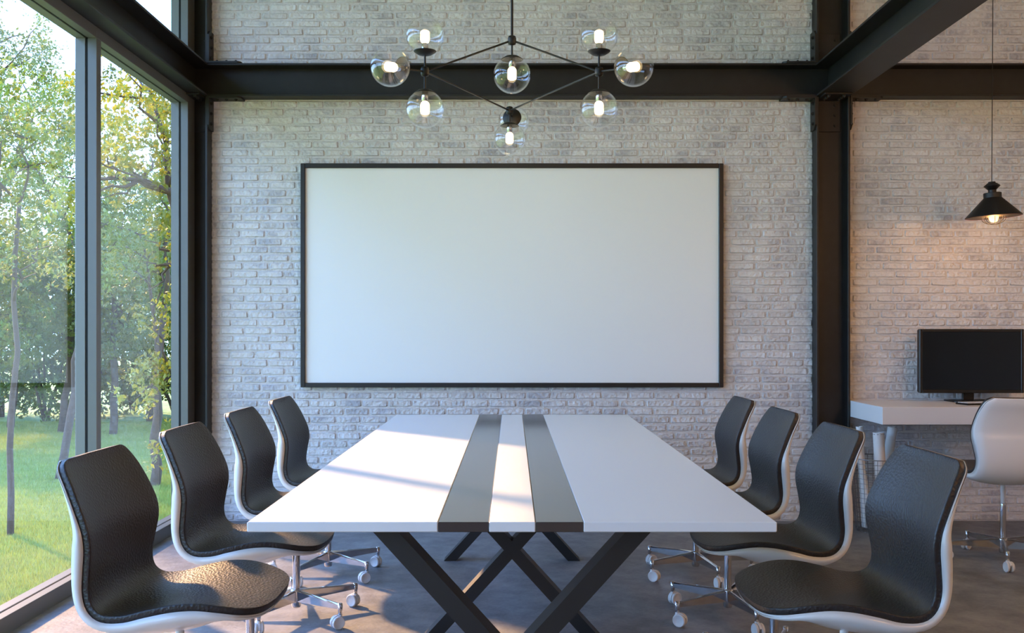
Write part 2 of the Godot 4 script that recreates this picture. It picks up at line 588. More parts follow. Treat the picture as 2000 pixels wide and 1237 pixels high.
func make_steel() -> void:
	bolt = bolt_mesh()
	var zf := -6.235       # front edge of the flanges
	var zb := -6.42        # back edge, inside the wall
	var zw := -6.330       # front of the web
	var by := 2.715        # beam underside
	var ty := 2.925        # beam top
	var tf := 0.0135
	# columns
	for side in [-1, 1]:
		var s: float = side
		var x_in: float = s * 1.932
		var x_out: float = s * 2.146
		var col := thing("steel_column", "black steel column at the window corner" if side < 0 else "black steel column between the white board and the desk", "column", Vector3.ZERO, 0.0, "", "structure")
		for yy in [[0.0, by], [ty, 3.9]]:
			part("flange", span_mesh(Vector3(x_in, yy[0], zb), Vector3(x_in + s * 0.015, yy[1], zf), 0.002), M.black_steel, col)
			part("flange", span_mesh(Vector3(x_out, yy[0], zb), Vector3(x_out - s * 0.015, yy[1], zf), 0.002), M.black_steel, col)
			part("web", span_mesh(Vector3(x_in + s * 0.014, yy[0], zw - 0.012), Vector3(x_out - s * 0.014, yy[1], zw)), M.black_steel, col)
		# bolted plates on the outsides of the flanges and on the web, under and over the beam
		for up in [0, 1]:
			var y0: float = by if up == 0 else ty
			var dirn := -1.0 if up == 0 else 1.0
			var ye: float = y0 + dirn * 0.21
			for xs in [[x_in, -s], [x_out, s]]:
				var st := begin()
				var xa: float = xs[0]
				var xb: float = xs[0] + xs[1] * 0.012
				# bevelled lower corner at the front edge
				var poly := PackedVector2Array([Vector2(-zf - 0.008, y0), Vector2(-zf - 0.008 + 0.10, y0), Vector2(-zf - 0.008 + 0.10, ye), Vector2(-zf + 0.02, ye), Vector2(-zf - 0.008, ye - dirn * 0.028)])
				var xf := Transform3D(Basis(Vector3(0, 0, -1), Vector3(0, 1, 0), Vector3(1, 0, 0)), Vector3.ZERO)
				prism(st, poly, xa, xb, xf)
				part("splice_plate", finish(st), M.black_steel, col)
				for k in 3:
					put_bolt(col, Vector3(xb, y0 + dirn * (0.04 + 0.065 * k), zf - 0.03), Vector3(xs[1], 0, 0))
			part("web_plate", span_mesh(Vector3(x_in + s * 0.02, y0, zw), Vector3(x_out - s * 0.035, ye, zw + 0.010), 0.002), M.black_steel, col)
			for k in 3:
				for xx in [0.04, 0.145]:
					put_bolt(col, Vector3(x_in + s * xx, y0 + dirn * (0.04 + 0.065 * k), zw + 0.010), Vector3(0, 0, 1))
	# beams along the wall, one in each bay
	for bay in [[-2.034, 2.034, "black steel beam across the brick wall above the white board"], [2.046, 6.5, "black steel beam across the brick wall above the pendant lamp"]]:
		var bm := thing("wall_beam", bay[2], "beam", Vector3.ZERO, 0.0, "", "structure")
		part("flange", span_mesh(Vector3(bay[0], by, zb), Vector3(bay[1], by + tf, zf), 0.002), M.black_steel, bm)
		part("flange", span_mesh(Vector3(bay[0], ty - tf, zb), Vector3(bay[1], ty, zf), 0.002), M.black_steel, bm)
		part("web", span_mesh(Vector3(bay[0], by + tf, zw - 0.012), Vector3(bay[1], ty - tf, zw)), M.black_steel, bm)
		var ends := [[-1.946, 1.0], [1.946, -1.0]] if bay[1] < 3.0 else [[2.132, 1.0]]
		for e in ends:
			for up in [0, 1]:
				var y0: float = by if up == 0 else ty
				var y1: float = by - 0.012 if up == 0 else ty + 0.012
				var xa: float = e[0] + e[1] * 0.026
				var xb: float = e[0] + e[1] * 0.225
				var st := begin()
				prism(st, PackedVector2Array([Vector2(xa, -zf - 0.006), Vector2(xa, -zf + 0.1), Vector2(xb, -zf + 0.1), Vector2(xb, -zf + 0.014), Vector2(xb - e[1] * 0.02, -zf - 0.006)]), y0, y1, Transform3D(Basis(Vector3(1, 0, 0), Vector3(0, 0, -1), Vector3(0, 1, 0)), Vector3.ZERO))
				part("splice_plate", finish(st), M.black_steel, bm)
				for k in 3:
					put_bolt(bm, Vector3(xa + e[1] * (0.04 + 0.06 * k), y1, zf - 0.03), Vector3(0, -1 if up == 0 else 1, 0))
	# beams running towards the viewer over the columns
	for side in [-1, 1]:
		var s: float = side
		var bm := thing("ceiling_beam", "black steel beam running over the window wall towards the viewer" if side < 0 else "black steel beam running overhead from the right column towards the viewer", "beam", Vector3.ZERO, 0.0, "", "structure")
		var x_in: float = s * 1.932
		var x_out: float = s * 2.146
		var z0 := zb
		var z1 := 4.0
		part("flange", span_mesh(Vector3(x_in, by, z0), Vector3(x_out, by + tf, z1), 0.002), M.black_steel, bm)
		part("flange", span_mesh(Vector3(x_in, ty - tf, z0), Vector3(x_out, ty, z1), 0.002), M.black_steel, bm)
		part("web", span_mesh(Vector3(s * 2.034, by + tf, z0), Vector3(s * 2.046, ty - tf, z1)), M.black_steel, bm)
		# seat plate under the beam at the column, with bolts pointing down
		part("seat_plate", span_mesh(Vector3(x_in + s * 0.02, by - 0.012, zw), Vector3(x_out - s * 0.02, by, zf + 0.10), 0.002), M.black_steel, bm)
		for k in 3:
			for xx in [0.055, 0.15]:
				put_bolt(bm, Vector3(x_in + s * xx, by - 0.012, zf + 0.075 - 0.05 * k), Vector3(0, -1, 0))

func window_bar(parent: Node, called: String, a: Vector3, b: Vector3, split_axis := 0) -> void:
	# two halves either side of the glazing line at x = -2.085, with a dark gasket between
	var st := begin()
	box(st, Vector3(-2.034, a.y, a.z), Vector3(-2.0785, b.y, b.z), 0.0015)
	box(st, Vector3(-2.0915, a.y, a.z), Vector3(-2.14, b.y, b.z), 0.0015)
	var o := part(called, finish(st), M.window_metal, parent)
	var g := part("gasket", span_mesh(Vector3(-2.077, a.y + (0.006 if absf(b.y - a.y) < 0.2 else 0.0), a.z + (0.008 if absf(b.z - a.z) < 0.2 else 0.0)), Vector3(-2.093, b.y - (0.006 if absf(b.y - a.y) < 0.2 else 0.0), b.z - (0.008 if absf(b.z - a.z) < 0.2 else 0.0))), M.window_gasket, o)
	g.set_meta("label", "black glazing gasket")

func make_windows() -> void:
	var zs := [-6.17, -4.815, -3.46, -2.105, -0.75, 0.605, 1.96]
	var tm := 0.0515
	for i in zs.size() - 1:
		var zfar: float = zs[i] - (0.0 if i == 0 else 0.0)
		var znear: float = zs[i + 1]
		var w := thing("window_%d" % (i + 1), ["tall window pane beside the corner column", "tall window pane nearest the viewer", "tall window pane behind the viewer's left", "tall window pane further along the glass wall", "tall window pane level with the viewer", "tall window pane behind the viewer"][i], "", Vector3.ZERO, 0.0, "", "structure")
		if i == 0:
			window_bar(w, "jamb", Vector3(0, 0.0, -6.30), Vector3(0, 2.715, zfar))
		window_bar(w, "mullion", Vector3(0, 0.075, znear - tm), Vector3(0, 2.66, znear))
		window_bar(w, "sill", Vector3(0, 0.0, zfar), Vector3(0, 0.075, znear))
		window_bar(w, "header", Vector3(0, 2.66, zfar), Vector3(0, 2.715, znear))
		var zg := zfar - (0.02 if i == 0 else 0.02)
		part("pane", span_mesh(Vector3(-2.0852, 0.05, zg), Vector3(-2.0850, 2.69, znear - tm + 0.02)), M.clear_glass, w)
	# upper lights above the beam
	var zu := [-6.17, -3.46, -0.75, 1.96]
	for i in zu.size() - 1:
		var w := thing("window_%d" % (9 + i), ["upper window strip above the corner of the glass wall", "upper window strip above the near pane", "upper window strip above the viewer"][i], "", Vector3.ZERO, 0.0, "", "structure")
		if i == 0:
			window_bar(w, "jamb", Vector3(0, 2.925, -6.30), Vector3(0, 3.9, zu[0]))
		window_bar(w, "mullion", Vector3(0, 2.98, zu[i + 1] - tm), Vector3(0, 3.85, zu[i + 1]))
		window_bar(w, "sill", Vector3(0, 2.925, zu[i]), Vector3(0, 2.98, zu[i + 1]))
		window_bar(w, "header", Vector3(0, 3.85, zu[i]), Vector3(0, 3.9, zu[i + 1]))
		part("pane", span_mesh(Vector3(-2.0852, 2.96, zu[i] - 0.02), Vector3(-2.0850, 3.87, zu[i + 1] - tm + 0.02)), M.clear_glass, w)

# ------------------------------------------------------------------ white board
func make_board() -> void:
	var b := thing("white_board", "large blank white board in a thin black frame on the brick wall", "board", Vector3(0, 0.863, WALL_Z))
	var w := 1.354
	var h := 1.435
	var e := 0.029
	part("panel", span_mesh(Vector3(-w + 0.01, 0.01, 0.0), Vector3(w - 0.01, h - 0.01, 0.028)), M.board_surface, b)
	for s in [-1, 1]:
		part("frame_side", span_mesh(Vector3(s * w, 0, 0), Vector3(s * (w - e), h, 0.045), 0.003), M.board_frame, b)
	part("frame_rail", span_mesh(Vector3(-w + e, 0, 0), Vector3(w - e, e, 0.045), 0.003), M.board_frame, b)
	part("frame_rail", span_mesh(Vector3(-w + e, h - e, 0), Vector3(w - e, h, 0.045), 0.003), M.board_frame, b)

# ------------------------------------------------------------------ table
func make_table() -> void:
	var zn := -2.4245
	var zfar := -5.564
	var t := thing("conference_table", "long white conference table with two charcoal stripes on crossed black legs", "table", Vector3(0, 0, (zn + zfar) / 2.0))
	var hz := (zn - zfar) / 2.0
	var k := 2.4245 / FOCAL
	var xs := [-518.0 * k, -144.4 * k, -45.3 * k, 46.4 * k, 139.6 * k, 517.9 * k]
	for i in 5:
		var dark := i == 1 or i == 3
		var o := part("stripe" if dark else "top_panel", span_mesh(Vector3(xs[i] + (0.0004 if i else 0.0), 0.725, -hz), Vector3(xs[i + 1] - (0.0004 if i < 4 else 0.0), 0.75, hz), 0.0012 if dark else 0.0022), M.charcoal_lacquer if dark else M.white_lacquer, t)
		if dark:
			o.set_meta("label", "dark charcoal stripe in the table top")
	for z in [-2.53, -3.90, -5.27]:
		for s in [-1.0, 1.0]:
			var st := begin()
			var zz: float = z - t.position.z + s * 0.0
			var top := Vector2(-s * 0.330, 0.725)
			var bot := Vector2(s * 0.330, 0.0)
			var hw := 0.032
			var d: float = 0.045 if s > 0.0 else 0.0445
			prism(st, PackedVector2Array([Vector2(top.x - hw, top.y), Vector2(top.x + hw, top.y), Vector2(bot.x + hw, bot.y), Vector2(bot.x - hw, bot.y)]), zz - d, zz + d)
			part("leg", finish(st), M.leg_steel, t)

# ------------------------------------------------------------------ chairs
const SEAT := [
	# x, y of the cushion edge; half width; how far the edge stands forward of the middle; shell thickness at the edge; extra at the middle
	[-0.2340, 0.887, 0.168, 0.014, 0.001, 0.001],
	[-0.2325, 0.883, 0.190, 0.017, 0.001, 0.001],
	[-0.2235, 0.867, 0.211, 0.022, 0.0015, 0.002],
	[-0.198, 0.824, 0.228, 0.026, 0.003, 0.003],
	[-0.170, 0.765, 0.240, 0.030, 0.009, 0.004],
	[-0.150, 0.712, 0.245, 0.032, 0.019, 0.004],
	[-0.145, 0.665, 0.243, 0.032, 0.027, 0.004],
	[-0.152, 0.608, 0.233, 0.028, 0.026, 0.005],
	[-0.157, 0.556, 0.225, 0.022, 0.022, 0.008],
	[-0.147, 0.517, 0.226, 0.016, 0.020, 0.014],
	[-0.118, 0.497, 0.234, 0.012, 0.018, 0.024],
	[-0.066, 0.498, 0.242, 0.014, 0.018, 0.036],
	[-0.010, 0.512, 0.246, 0.018, 0.020, 0.046],
	[0.059, 0.526, 0.248, 0.020, 0.022, 0.046],
	[0.119, 0.529, 0.244, 0.018, 0.020, 0.038],
	[0.174, 0.522, 0.236, 0.012, 0.015, 0.024],
	[0.225, 0.510, 0.215, 0.004, 0.010, 0.010],
	[0.258, 0.502, 0.180, 0.000, 0.006, 0.003],
	[0.276, 0.498, 0.130, 0.000, 0.004, 0.001],
	[0.284, 0.496, 0.060, 0.000, 0.003, 0.000],
]

func cat(a: float, b: float, c: float, d: float, t: float) -> float:
	return 0.5 * (2.0 * b + (c - a) * t + (2.0 * a - 5.0 * b + 4.0 * c - d) * t * t + (3.0 * b - a - 3.0 * c + d) * t * t * t)

func seat_sections() -> Array:
	var rows := []
	var n := SEAT.size()
	for i in n - 1:
		for k in 4:
			var t := k / 4.0
			var r := []
			for c in 6:
				r.append(cat(SEAT[maxi(i - 1, 0)][c], SEAT[i][c], SEAT[i + 1][c], SEAT[mini(i + 2, n - 1)][c], t))
			rows.append(r)
	rows.append(SEAT[n - 1].duplicate())
	return rows

func chair_meshes() -> Array:
	var rows := seat_sections()
	var cush := []
	var shell := []
	var tc := 0.024
	for i in rows.size():
		var a: Array = rows[maxi(i - 1, 0)]
		var b: Array = rows[mini(i + 1, rows.size() - 1)]
		var tan := Vector3(b[0] - a[0], b[1] - a[1], 0).normalized()
		var nrm := Vector3(-tan.y, tan.x, 0)       # towards the sitter
		var r: Array = rows[i]
		var c := Vector3(r[0], r[1], 0)
		var w: float = r[2]
		var up := PackedVector3Array()
		var m := 12
		var lip := minf(0.0028, w * 0.2)
		for k in m + 1:
			var u := -1.0 + 2.0 * k / m
			var drop: float = r[3] * (1.0 - u * u)
			up.append(c + Vector3(0, 0, u * (w - lip - 0.003)) - nrm * drop)
		up.append(c + Vector3(0, 0, w - lip))
		up.append(c + Vector3(0, 0, w - lip * 0.3) - nrm * lip * 0.4)
		up.append(c + Vector3(0, 0, w) - nrm * lip)
		up.append(c + Vector3(0, 0, w) - nrm * (lip + 0.003))
		up.append(c + Vector3(0, 0, w) - nrm * tc)
		for k in m + 1:
			var u := 1.0 - 2.0 * k / m
			up.append(c + Vector3(0, 0, u * (w - lip)) - nrm * (tc + r[3] * (1.0 - u * u)))
		up.append(c + Vector3(0, 0, -w) - nrm * tc)
		up.append(c + Vector3(0, 0, -w) - nrm * (lip + 0.003))
		up.append(c + Vector3(0, 0, -w) - nrm * lip)
		up.append(c + Vector3(0, 0, -w + lip * 0.3) - nrm * lip * 0.4)
		up.append(c + Vector3(0, 0, -w + lip))
		cush.append(up)
		var lo := PackedVector3Array()
		var ws := w + 0.0025
		lo.append(c + Vector3(0, 0, -ws) - nrm * (tc - 0.007))
		for k in m + 1:
			var u := -1.0 + 2.0 * k / m
			lo.append(c + Vector3(0, 0, u * (w - lip)) - nrm * (tc - 0.001 + r[3] * (1.0 - u * u)))
		lo.append(c + Vector3(0, 0, ws) - nrm * (tc - 0.007))
		for k in m + 1:
			var u := 1.0 - 2.0 * k / m
			var e: float = tc + r[4] + (r[3] * 0.9 + r[5]) * pow(1.0 - u * u, 0.75)
			lo.append(c + Vector3(0, 0, u * (ws - 0.004 - r[4] * 0.25)) - nrm * e)
		shell.append(lo)
	var s1 := begin()
	loft(s1, cush, 0)
	var s2 := begin()
	loft(s2, shell, 0)
	return [finish(s1), finish(s2)]

var chair_parts := {}
func make_chair_parts() -> void:
	var cm := chair_meshes()
	chair_parts.cushion = cm[0]
	chair_parts.shell = cm[1]
	# mechanism plate under the seat
	var st := begin()
	lathe(st, [[0.012, 0.415], [0.075, 0.428], [0.105, 0.440], [0.11, 0.452], [0.06, 0.462]], 28, Transform3D(Basis.from_scale(Vector3(1.15, 1, 1)), Vector3(0.03, 0, 0)))
	chair_parts.plate = finish(st)
	st = begin()
	lathe(st, [[0.0118, 0.29], [0.0118, 0.44]], 20)
	chair_parts.sleeve = finish(st)
	st = begin()
	lathe(st, [[0.0135, 0.045], [0.0155, 0.05], [0.0155, 0.30], [0.0148, 0.305], [0.010, 0.305]], 20)
	chair_parts.post = finish(st)
	st = begin()
	lathe(st, [[0.017, 0.040], [0.0195, 0.046], [0.021, 0.075], [0.0235, 0.112], [0.022, 0.117], [0.012, 0.118]], 20)
	chair_parts.hub = finish(st)
	# one star leg along +x: a wedge with a ridge on top
	st = begin()
	var rings := []
	for k in [[0.012, 0.116, 0.066, 0.017], [0.10, 0.111, 0.070, 0.015], [0.20, 0.105, 0.075, 0.012], [0.272, 0.101, 0.078, 0.010], [0.285, 0.100, 0.079, 0.009]]:
		var w: float = k[3]
		rings.append(PackedVector3Array([Vector3(k[0], k[1], -0.003), Vector3(k[0], k[1], 0.003), Vector3(k[0], k[1] - 0.005, w * 0.72), Vector3(k[0], k[2], w * 0.5), Vector3(k[0], k[2], -w * 0.5), Vector3(k[0], k[1] - 0.005, -w * 0.72)]))
	loft(st, rings, -1)
	chair_parts.leg = finish(st)
	# caster: chrome stem, white hood; wheels apart
	st = begin()
	lathe(st, [[0.0085, 0.056], [0.0085, 0.070], [0.0098, 0.076], [0.0098, 0.1025], [0.007, 0.104]], 16)
	chair_parts.stem = finish(st)
	st = begin()
	var hood := []
	for z in [-0.0045, 0.0045]:
		var ring := PackedVector3Array()
		for k in 17:
			var a := PI * k / 16.0 - 0.35
			ring.append(Vector3(-0.012 + cos(a) * 0.0275, 0.029 + sin(a) * 0.0275, z))
		ring.append(Vector3(-0.012, 0.018, z))
		hood.append(ring)
	loft(st, hood, -1)
	rod(st, Vector3(0, 0.045, 0), Vector3(0, 0.058, 0), 0.009, -1, 12)
	chair_parts.hood = finish(st)
	st = begin()
	lathe(st, [[0.010, 0.0], [0.0245, 0.0], [0.027, 0.003], [0.027, 0.0105], [0.0235, 0.0145], [0.0225, 0.0135], [0.004, 0.0130]], 24)
	chair_parts.wheel = finish(st)

func make_chair(label: String, at: Vector3, turn: float, base_turn: float, group: String) -> Node3D:
	var t := thing("swivel_chair", label, "chair", at, turn, group)
	part("seat_shell", chair_parts.shell, M.white_shell, t, "glossy white moulded shell")
	part("cushion", chair_parts.cushion, M.black_leather, t, "black grained leather pad")
	part("seat_plate", chair_parts.plate, M.white_shell, t)
	part("post_sleeve", chair_parts.sleeve, M.white_plastic, t)
	part("post", chair_parts.post, M.chrome, t)
	part("hub", chair_parts.hub, M.chrome, t)
	for k in 5:
		var a := deg_to_rad(-34.0 + 72.0 * k + base_turn)
		var leg := part("leg", chair_parts.leg, M.chrome, t)
		leg.rotation.y = -a
		var c := part("caster", chair_parts.hood, M.white_plastic, t)
		c.position = Vector3(cos(a), 0, sin(a)) * 0.276
		c.rotation.y = deg_to_rad([-28.0, 35.0, -60.0, 20.0, -75.0][k]) - deg_to_rad(base_turn)
		part("stem", chair_parts.stem, M.chrome, c)
		for s in [1.0, -1.0]:
			var wh := part("wheel", chair_parts.wheel, M.white_plastic, c)
			wh.transform = Transform3D(Basis(Vector3.RIGHT, deg_to_rad(90.0 * s)), Vector3(-0.012, 0.027, 0.0055 * s))
	return t

func make_chairs() -> void:
	make_chair_parts()
	var zs := [-2.735, -3.47, -4.21, -4.945]
	var order := ["nearest the viewer", "second from the viewer", "third from the viewer", "closest to the brick wall"]
	for k in 4:
		make_chair("dark leather swivel chair on the window side of the table, " + order[k], Vector3(-0.924, 0, zs[k]), 0.0, 0.0, "chairs along the window side of the table")
	for k in 4:
		make_chair("dark leather swivel chair across the table from the window, " + order[k], Vector3(0.924, 0, zs[k]), PI, 4.0, "chairs along the far side of the table")
	make_chair("white swivel chair seen from behind, pulled up to the wall desk", Vector3(2.622, 0, -5.25), PI / 2.0, 20.0, "")

# ------------------------------------------------------------------ chandelier
func globe(t: Node3D, node: Vector3, dir: Vector3, dist: float) -> void:
	var d := dir.normalized()
	var c := node + d * dist
	var r := 0.079
	var st := begin()
	# rod from the joint and a shallow dished plate that holds the glass
	rod(st, node, c - d * (r - 0.004), 0.0042, -1, 10)
	part("arm", finish(st), M.lamp_black, t)
	st = begin()
	var xf := aim(c, d)
	lathe(st, [[0.008, -0.0835], [0.028, -0.0790], [0.0455, -0.0675], [0.0475, -0.0645], [0.044, -0.0650], [0.026, -0.0730], [0.008, -0.0750]], 32, xf)
	part("holder_plate", finish(st), M.lamp_black, t)
	st = begin()
	lathe(st, [[0.0125, -0.075], [0.0138, -0.072], [0.0138, -0.034], [0.011, -0.031]], 20, xf)
	part("socket", finish(st), M.chrome, t)
	st = begin()
	lathe(st, [[0.010, -0.032], [0.016, -0.027], [0.0192, -0.019], [0.0192, 0.012], [0.0175, 0.0175], [0.011, 0.0215], [0.003, 0.0228]], 24, xf)
	part("bulb", finish(st), M.lit_bulb, t)
	st = begin()
	var prof := []
	for k in 25:
		var a := lerpf(deg_to_rad(-54.0), deg_to_rad(89.0), k / 24.0)
		prof.append([cos(a) * r, sin(a) * r])
	lathe(st, prof, 48, xf, 0, false)
	for p in prof:
		p[0] *= 0.965
		p[1] *= 0.965
	lathe(st, prof, 48, xf, 0, false)
	var g := part("globe", finish(st), M.globe_glass, t)
	g.set_meta("label", "clear glass globe")
	var l := OmniLight3D.new()
	l.name = "bulb_light"
	l.light_color = Color(1.0, 0.88, 0.68)
	l.light_energy = 0.03
	l.light_size = 0.02
	l.omni_range = 14.0
	l.omni_attenuation = 2.0
	l.shadow_enabled = true
	l.position = c - d * 0.004
	t.add_child(l, true)

func make_chandelier() -> void:
	var t := thing("chandelier", "black branching chandelier with nine clear glass globes over the table", "chandelier")
	var T := Vector3(0.0, 2.468, -4.21)
	var L := Vector3(-0.363, 2.305, -4.10)
	var R := Vector3(0.363, 2.305, -4.10)
	var B := Vector3(-0.012, 2.318, -4.88)
	var st := begin()
	rod(st, T, Vector3(0, 3.9, -4.21), 0.0055, -1, 12)
	part("stem", finish(st), M.lamp_black, t)
	st = begin()
	lathe(st, [[0.01, 3.86], [0.05, 3.87], [0.06, 3.9], [0.02, 3.9]], 24, Transform3D(Basis(), Vector3(0, 0, -4.21)))
	part("ceiling_rose", finish(st), M.lamp_black, t)
	for pr in [[T, L], [T, R], [L, B], [R, B]]:
		st = begin()
		rod(st, pr[0], pr[1], 0.0042, -1, 10)
		part("strut", finish(st), M.lamp_black, t)
	for p in [T, L, R, B]:
		st = begin()
		lathe(st, [[0.005, -0.021], [0.0155, -0.017], [0.018, -0.008], [0.018, 0.008], [0.0155, 0.017], [0.005, 0.021]], 20, Transform3D(Basis(), p))
		part("joint", finish(st), M.lamp_black, t)
	globe(t, T, Vector3.DOWN, 0.148)
	for n in [L, R]:
		globe(t, n, Vector3.UP, 0.150)
		globe(t, n, Vector3.DOWN, 0.157)
		globe(t, n, Vector3(signf(n.x) * 0.13, -0.02, 0.15), 0.195)
	globe(t, B, Vector3.DOWN, 0.142)
	globe(t, B, Vector3(0.02, -0.02, -0.17), 0.17)

# ------------------------------------------------------------------ desk corner
func make_desk() -> void:
	var d := thing("wall_desk", "thick white floating desk fixed to the brick wall", "desk", Vector3(2.146, 0.68, -5.70))
	part("desk_slab", span_mesh(Vector3(0.002, 0, 0), Vector3(3.6, 0.1015, -0.635), 0.002), M.desk_laminate, d)

	var m := thing("computer_monitor", "black widescreen computer monitor switched off on the white desk", "monitor", Vector3(2.876, 0.7815, -6.15))
	var w := 0.326
	part("housing", span_mesh(Vector3(-w, 0.054, -0.045), Vector3(w, 0.455, 0.0), 0.008), M.monitor_plastic, m)
	part("screen", span_mesh(Vector3(-w + 0.018, 0.074, -0.001), Vector3(w - 0.018, 0.437, 0.0012)), M.monitor_screen, m, "dark switched-off screen")
	for e in [[Vector3(-w, 0.054, -0.002), Vector3(-w + 0.018, 0.455, 0.005)], [Vector3(w - 0.018, 0.054, -0.002), Vector3(w, 0.455, 0.005)], [Vector3(-w + 0.016, 0.054, -0.002), Vector3(w - 0.016, 0.074, 0.005)], [Vector3(-w + 0.016, 0.437, -0.002), Vector3(w - 0.016, 0.455, 0.005)]]:
		part("bezel", span_mesh(e[0], e[1], 0.003), M.monitor_plastic, m)
	part("neck", span_mesh(Vector3(-0.036, 0.006, -0.06), Vector3(0.036, 0.12, -0.044), 0.003), M.monitor_plastic, m)
	var st := begin()
	var poly := PackedVector2Array()
	for k in 24:
		var a := TAU * k / 24.0
		poly.append(Vector2(signf(cos(a)) * pow(absf(cos(a)), 0.35) * 0.14, signf(sin(a)) * pow(absf(sin(a)), 0.35) * 0.095))
	prism(st, poly, 0.0, 0.008, Transform3D(Basis(Vector3.RIGHT, Vector3(0, 0, -1), Vector3.UP), Vector3(0, 0, -0.02)))
	part("foot", finish(st), M.monitor_plastic, m)

	var kb := thing("keyboard", "slim black keyboard with pale keys lying askew before the monitor", "keyboard", Vector3(2.84, 0.7817, -5.93), deg_to_rad(14.0))
	part("case", span_mesh(Vector3(-0.15, 0, -0.055), Vector3(0.15, 0.010, 0.055), 0.003), M.monitor_plastic, kb)
	st = begin()
	for r in 5:
		for c in 14:
			var x := -0.141 + c * 0.0202
			var z := -0.046 + r * 0.0187
			if r == 4 and c in [5, 6, 7]:
				continue
			box(st, Vector3(x, 0.009, z), Vector3(x + (0.0175 if not (r == 4 and c == 4) else 0.078), 0.0145, z + 0.0160), 0.002)
	var ks := part("keys", finish(st), M.key_plastic, kb)
	ks.set_meta("kind", "stuff")

	# wire basket
	var bc := Vector3(2.238, 0, -6.02)
	var b := thing("wire_basket", "round wire basket under the desk beside the column", "basket", bc)
	var r0 := 0.125
	var r1 := 0.168
	var hb := 0.445
	st = begin()
	for k in 15:
		var f := k / 15.0
		var path := []
		for i in 40:
			var a := TAU * i / 40.0
			path.append(Vector3(cos(a) * lerpf(r0, r1, f), 0.004 + hb * f, sin(a) * lerpf(r0, r1, f)))
		tube(st, path, [0.0016], 5, true)
	for i in 36:
		var a := TAU * i / 36.0
		rod(st, Vector3(cos(a) * r0, 0.002, sin(a) * r0), Vector3(cos(a) * r1, hb, sin(a) * r1), 0.0016, -1, 5)
	for i in 9:
		var x := -0.09 + 0.0225 * i
		var hw := sqrt(r0 * r0 - x * x)
		rod(st, Vector3(x, 0.002, -hw), Vector3(x, 0.002, hw), 0.0012, -1, 5)
	part("wire_mesh", finish(st), M.wire_steel, b)
	st = begin()
	var rim := []
	for i in 40:
		var a := TAU * i / 40.0
		rim.append(Vector3(cos(a) * r1, 0.004 + hb, sin(a) * r1))
	tube(st, rim, [0.0028], 8, true)
	part("rim", finish(st), M.wire_steel, b)
	# rolled papers standing in it: foot, head, radius
	var rolls := [
		["white paper roll leaning left at the back of the basket", Vector3(2.185, 0.012, -6.075), Vector3(2.150, 0.633, -6.085), 0.021, false],
		["white paper roll with dark marks round its open top", Vector3(2.255, 0.012, -5.98), Vector3(2.233, 0.606, -5.99), 0.033, true],
		["white paper roll leaning right towards the desk chair", Vector3(2.255, 0.012, -6.075), Vector3(2.352, 0.628, -6.075), 0.029, false],
		["short white paper roll leaning on the left rim of the basket", Vector3(2.185, 0.012, -5.955), Vector3(2.112, 0.505, -5.99), 0.019, false],
	]
	for q in rolls:
		var pr := thing("paper_roll", q[0], "paper roll", q[1], 0.0, "paper rolls in the wire basket")
		var d0: Vector3 = q[2] - q[1]
		st = begin()
		var ln := d0.length()
		var r: float = q[3]
		var xf := aim(Vector3.ZERO, d0)
		lathe(st, [[r - 0.0028, 0.0], [r, 0.0], [r, ln], [r - 0.0028, ln], [r - 0.0028, 0.0]], 28, xf, -1, false)
		# inner turn of the sheet
		lathe(st, [[r * 0.62, 0.002], [r * 0.62 + 0.0012, 0.002], [r * 0.62 + 0.0012, ln - 0.002], [r * 0.62, ln - 0.002], [r * 0.62, 0.002]], 24, xf, -1, false)
		part("sheet", finish(st), M.paper, pr)
		if q[4]:
			st = begin()
			for k in 9:
				var a := TAU * k / 9.0
				for j in 3:
					var aa := a + j * 0.13
					rod(st, xf * Vector3(cos(aa) * (r - 0.0003), ln - 0.013, sin(aa) * (r - 0.0003)), xf * Vector3(cos(aa) * (r - 0.0003), ln - 0.008, sin(aa) * (r - 0.0003)), 0.0011, -1, 5)
			var mk := part("printed_marks", finish(st), M.paper_ink, pr)
			mk.set_meta("kind", "stuff")

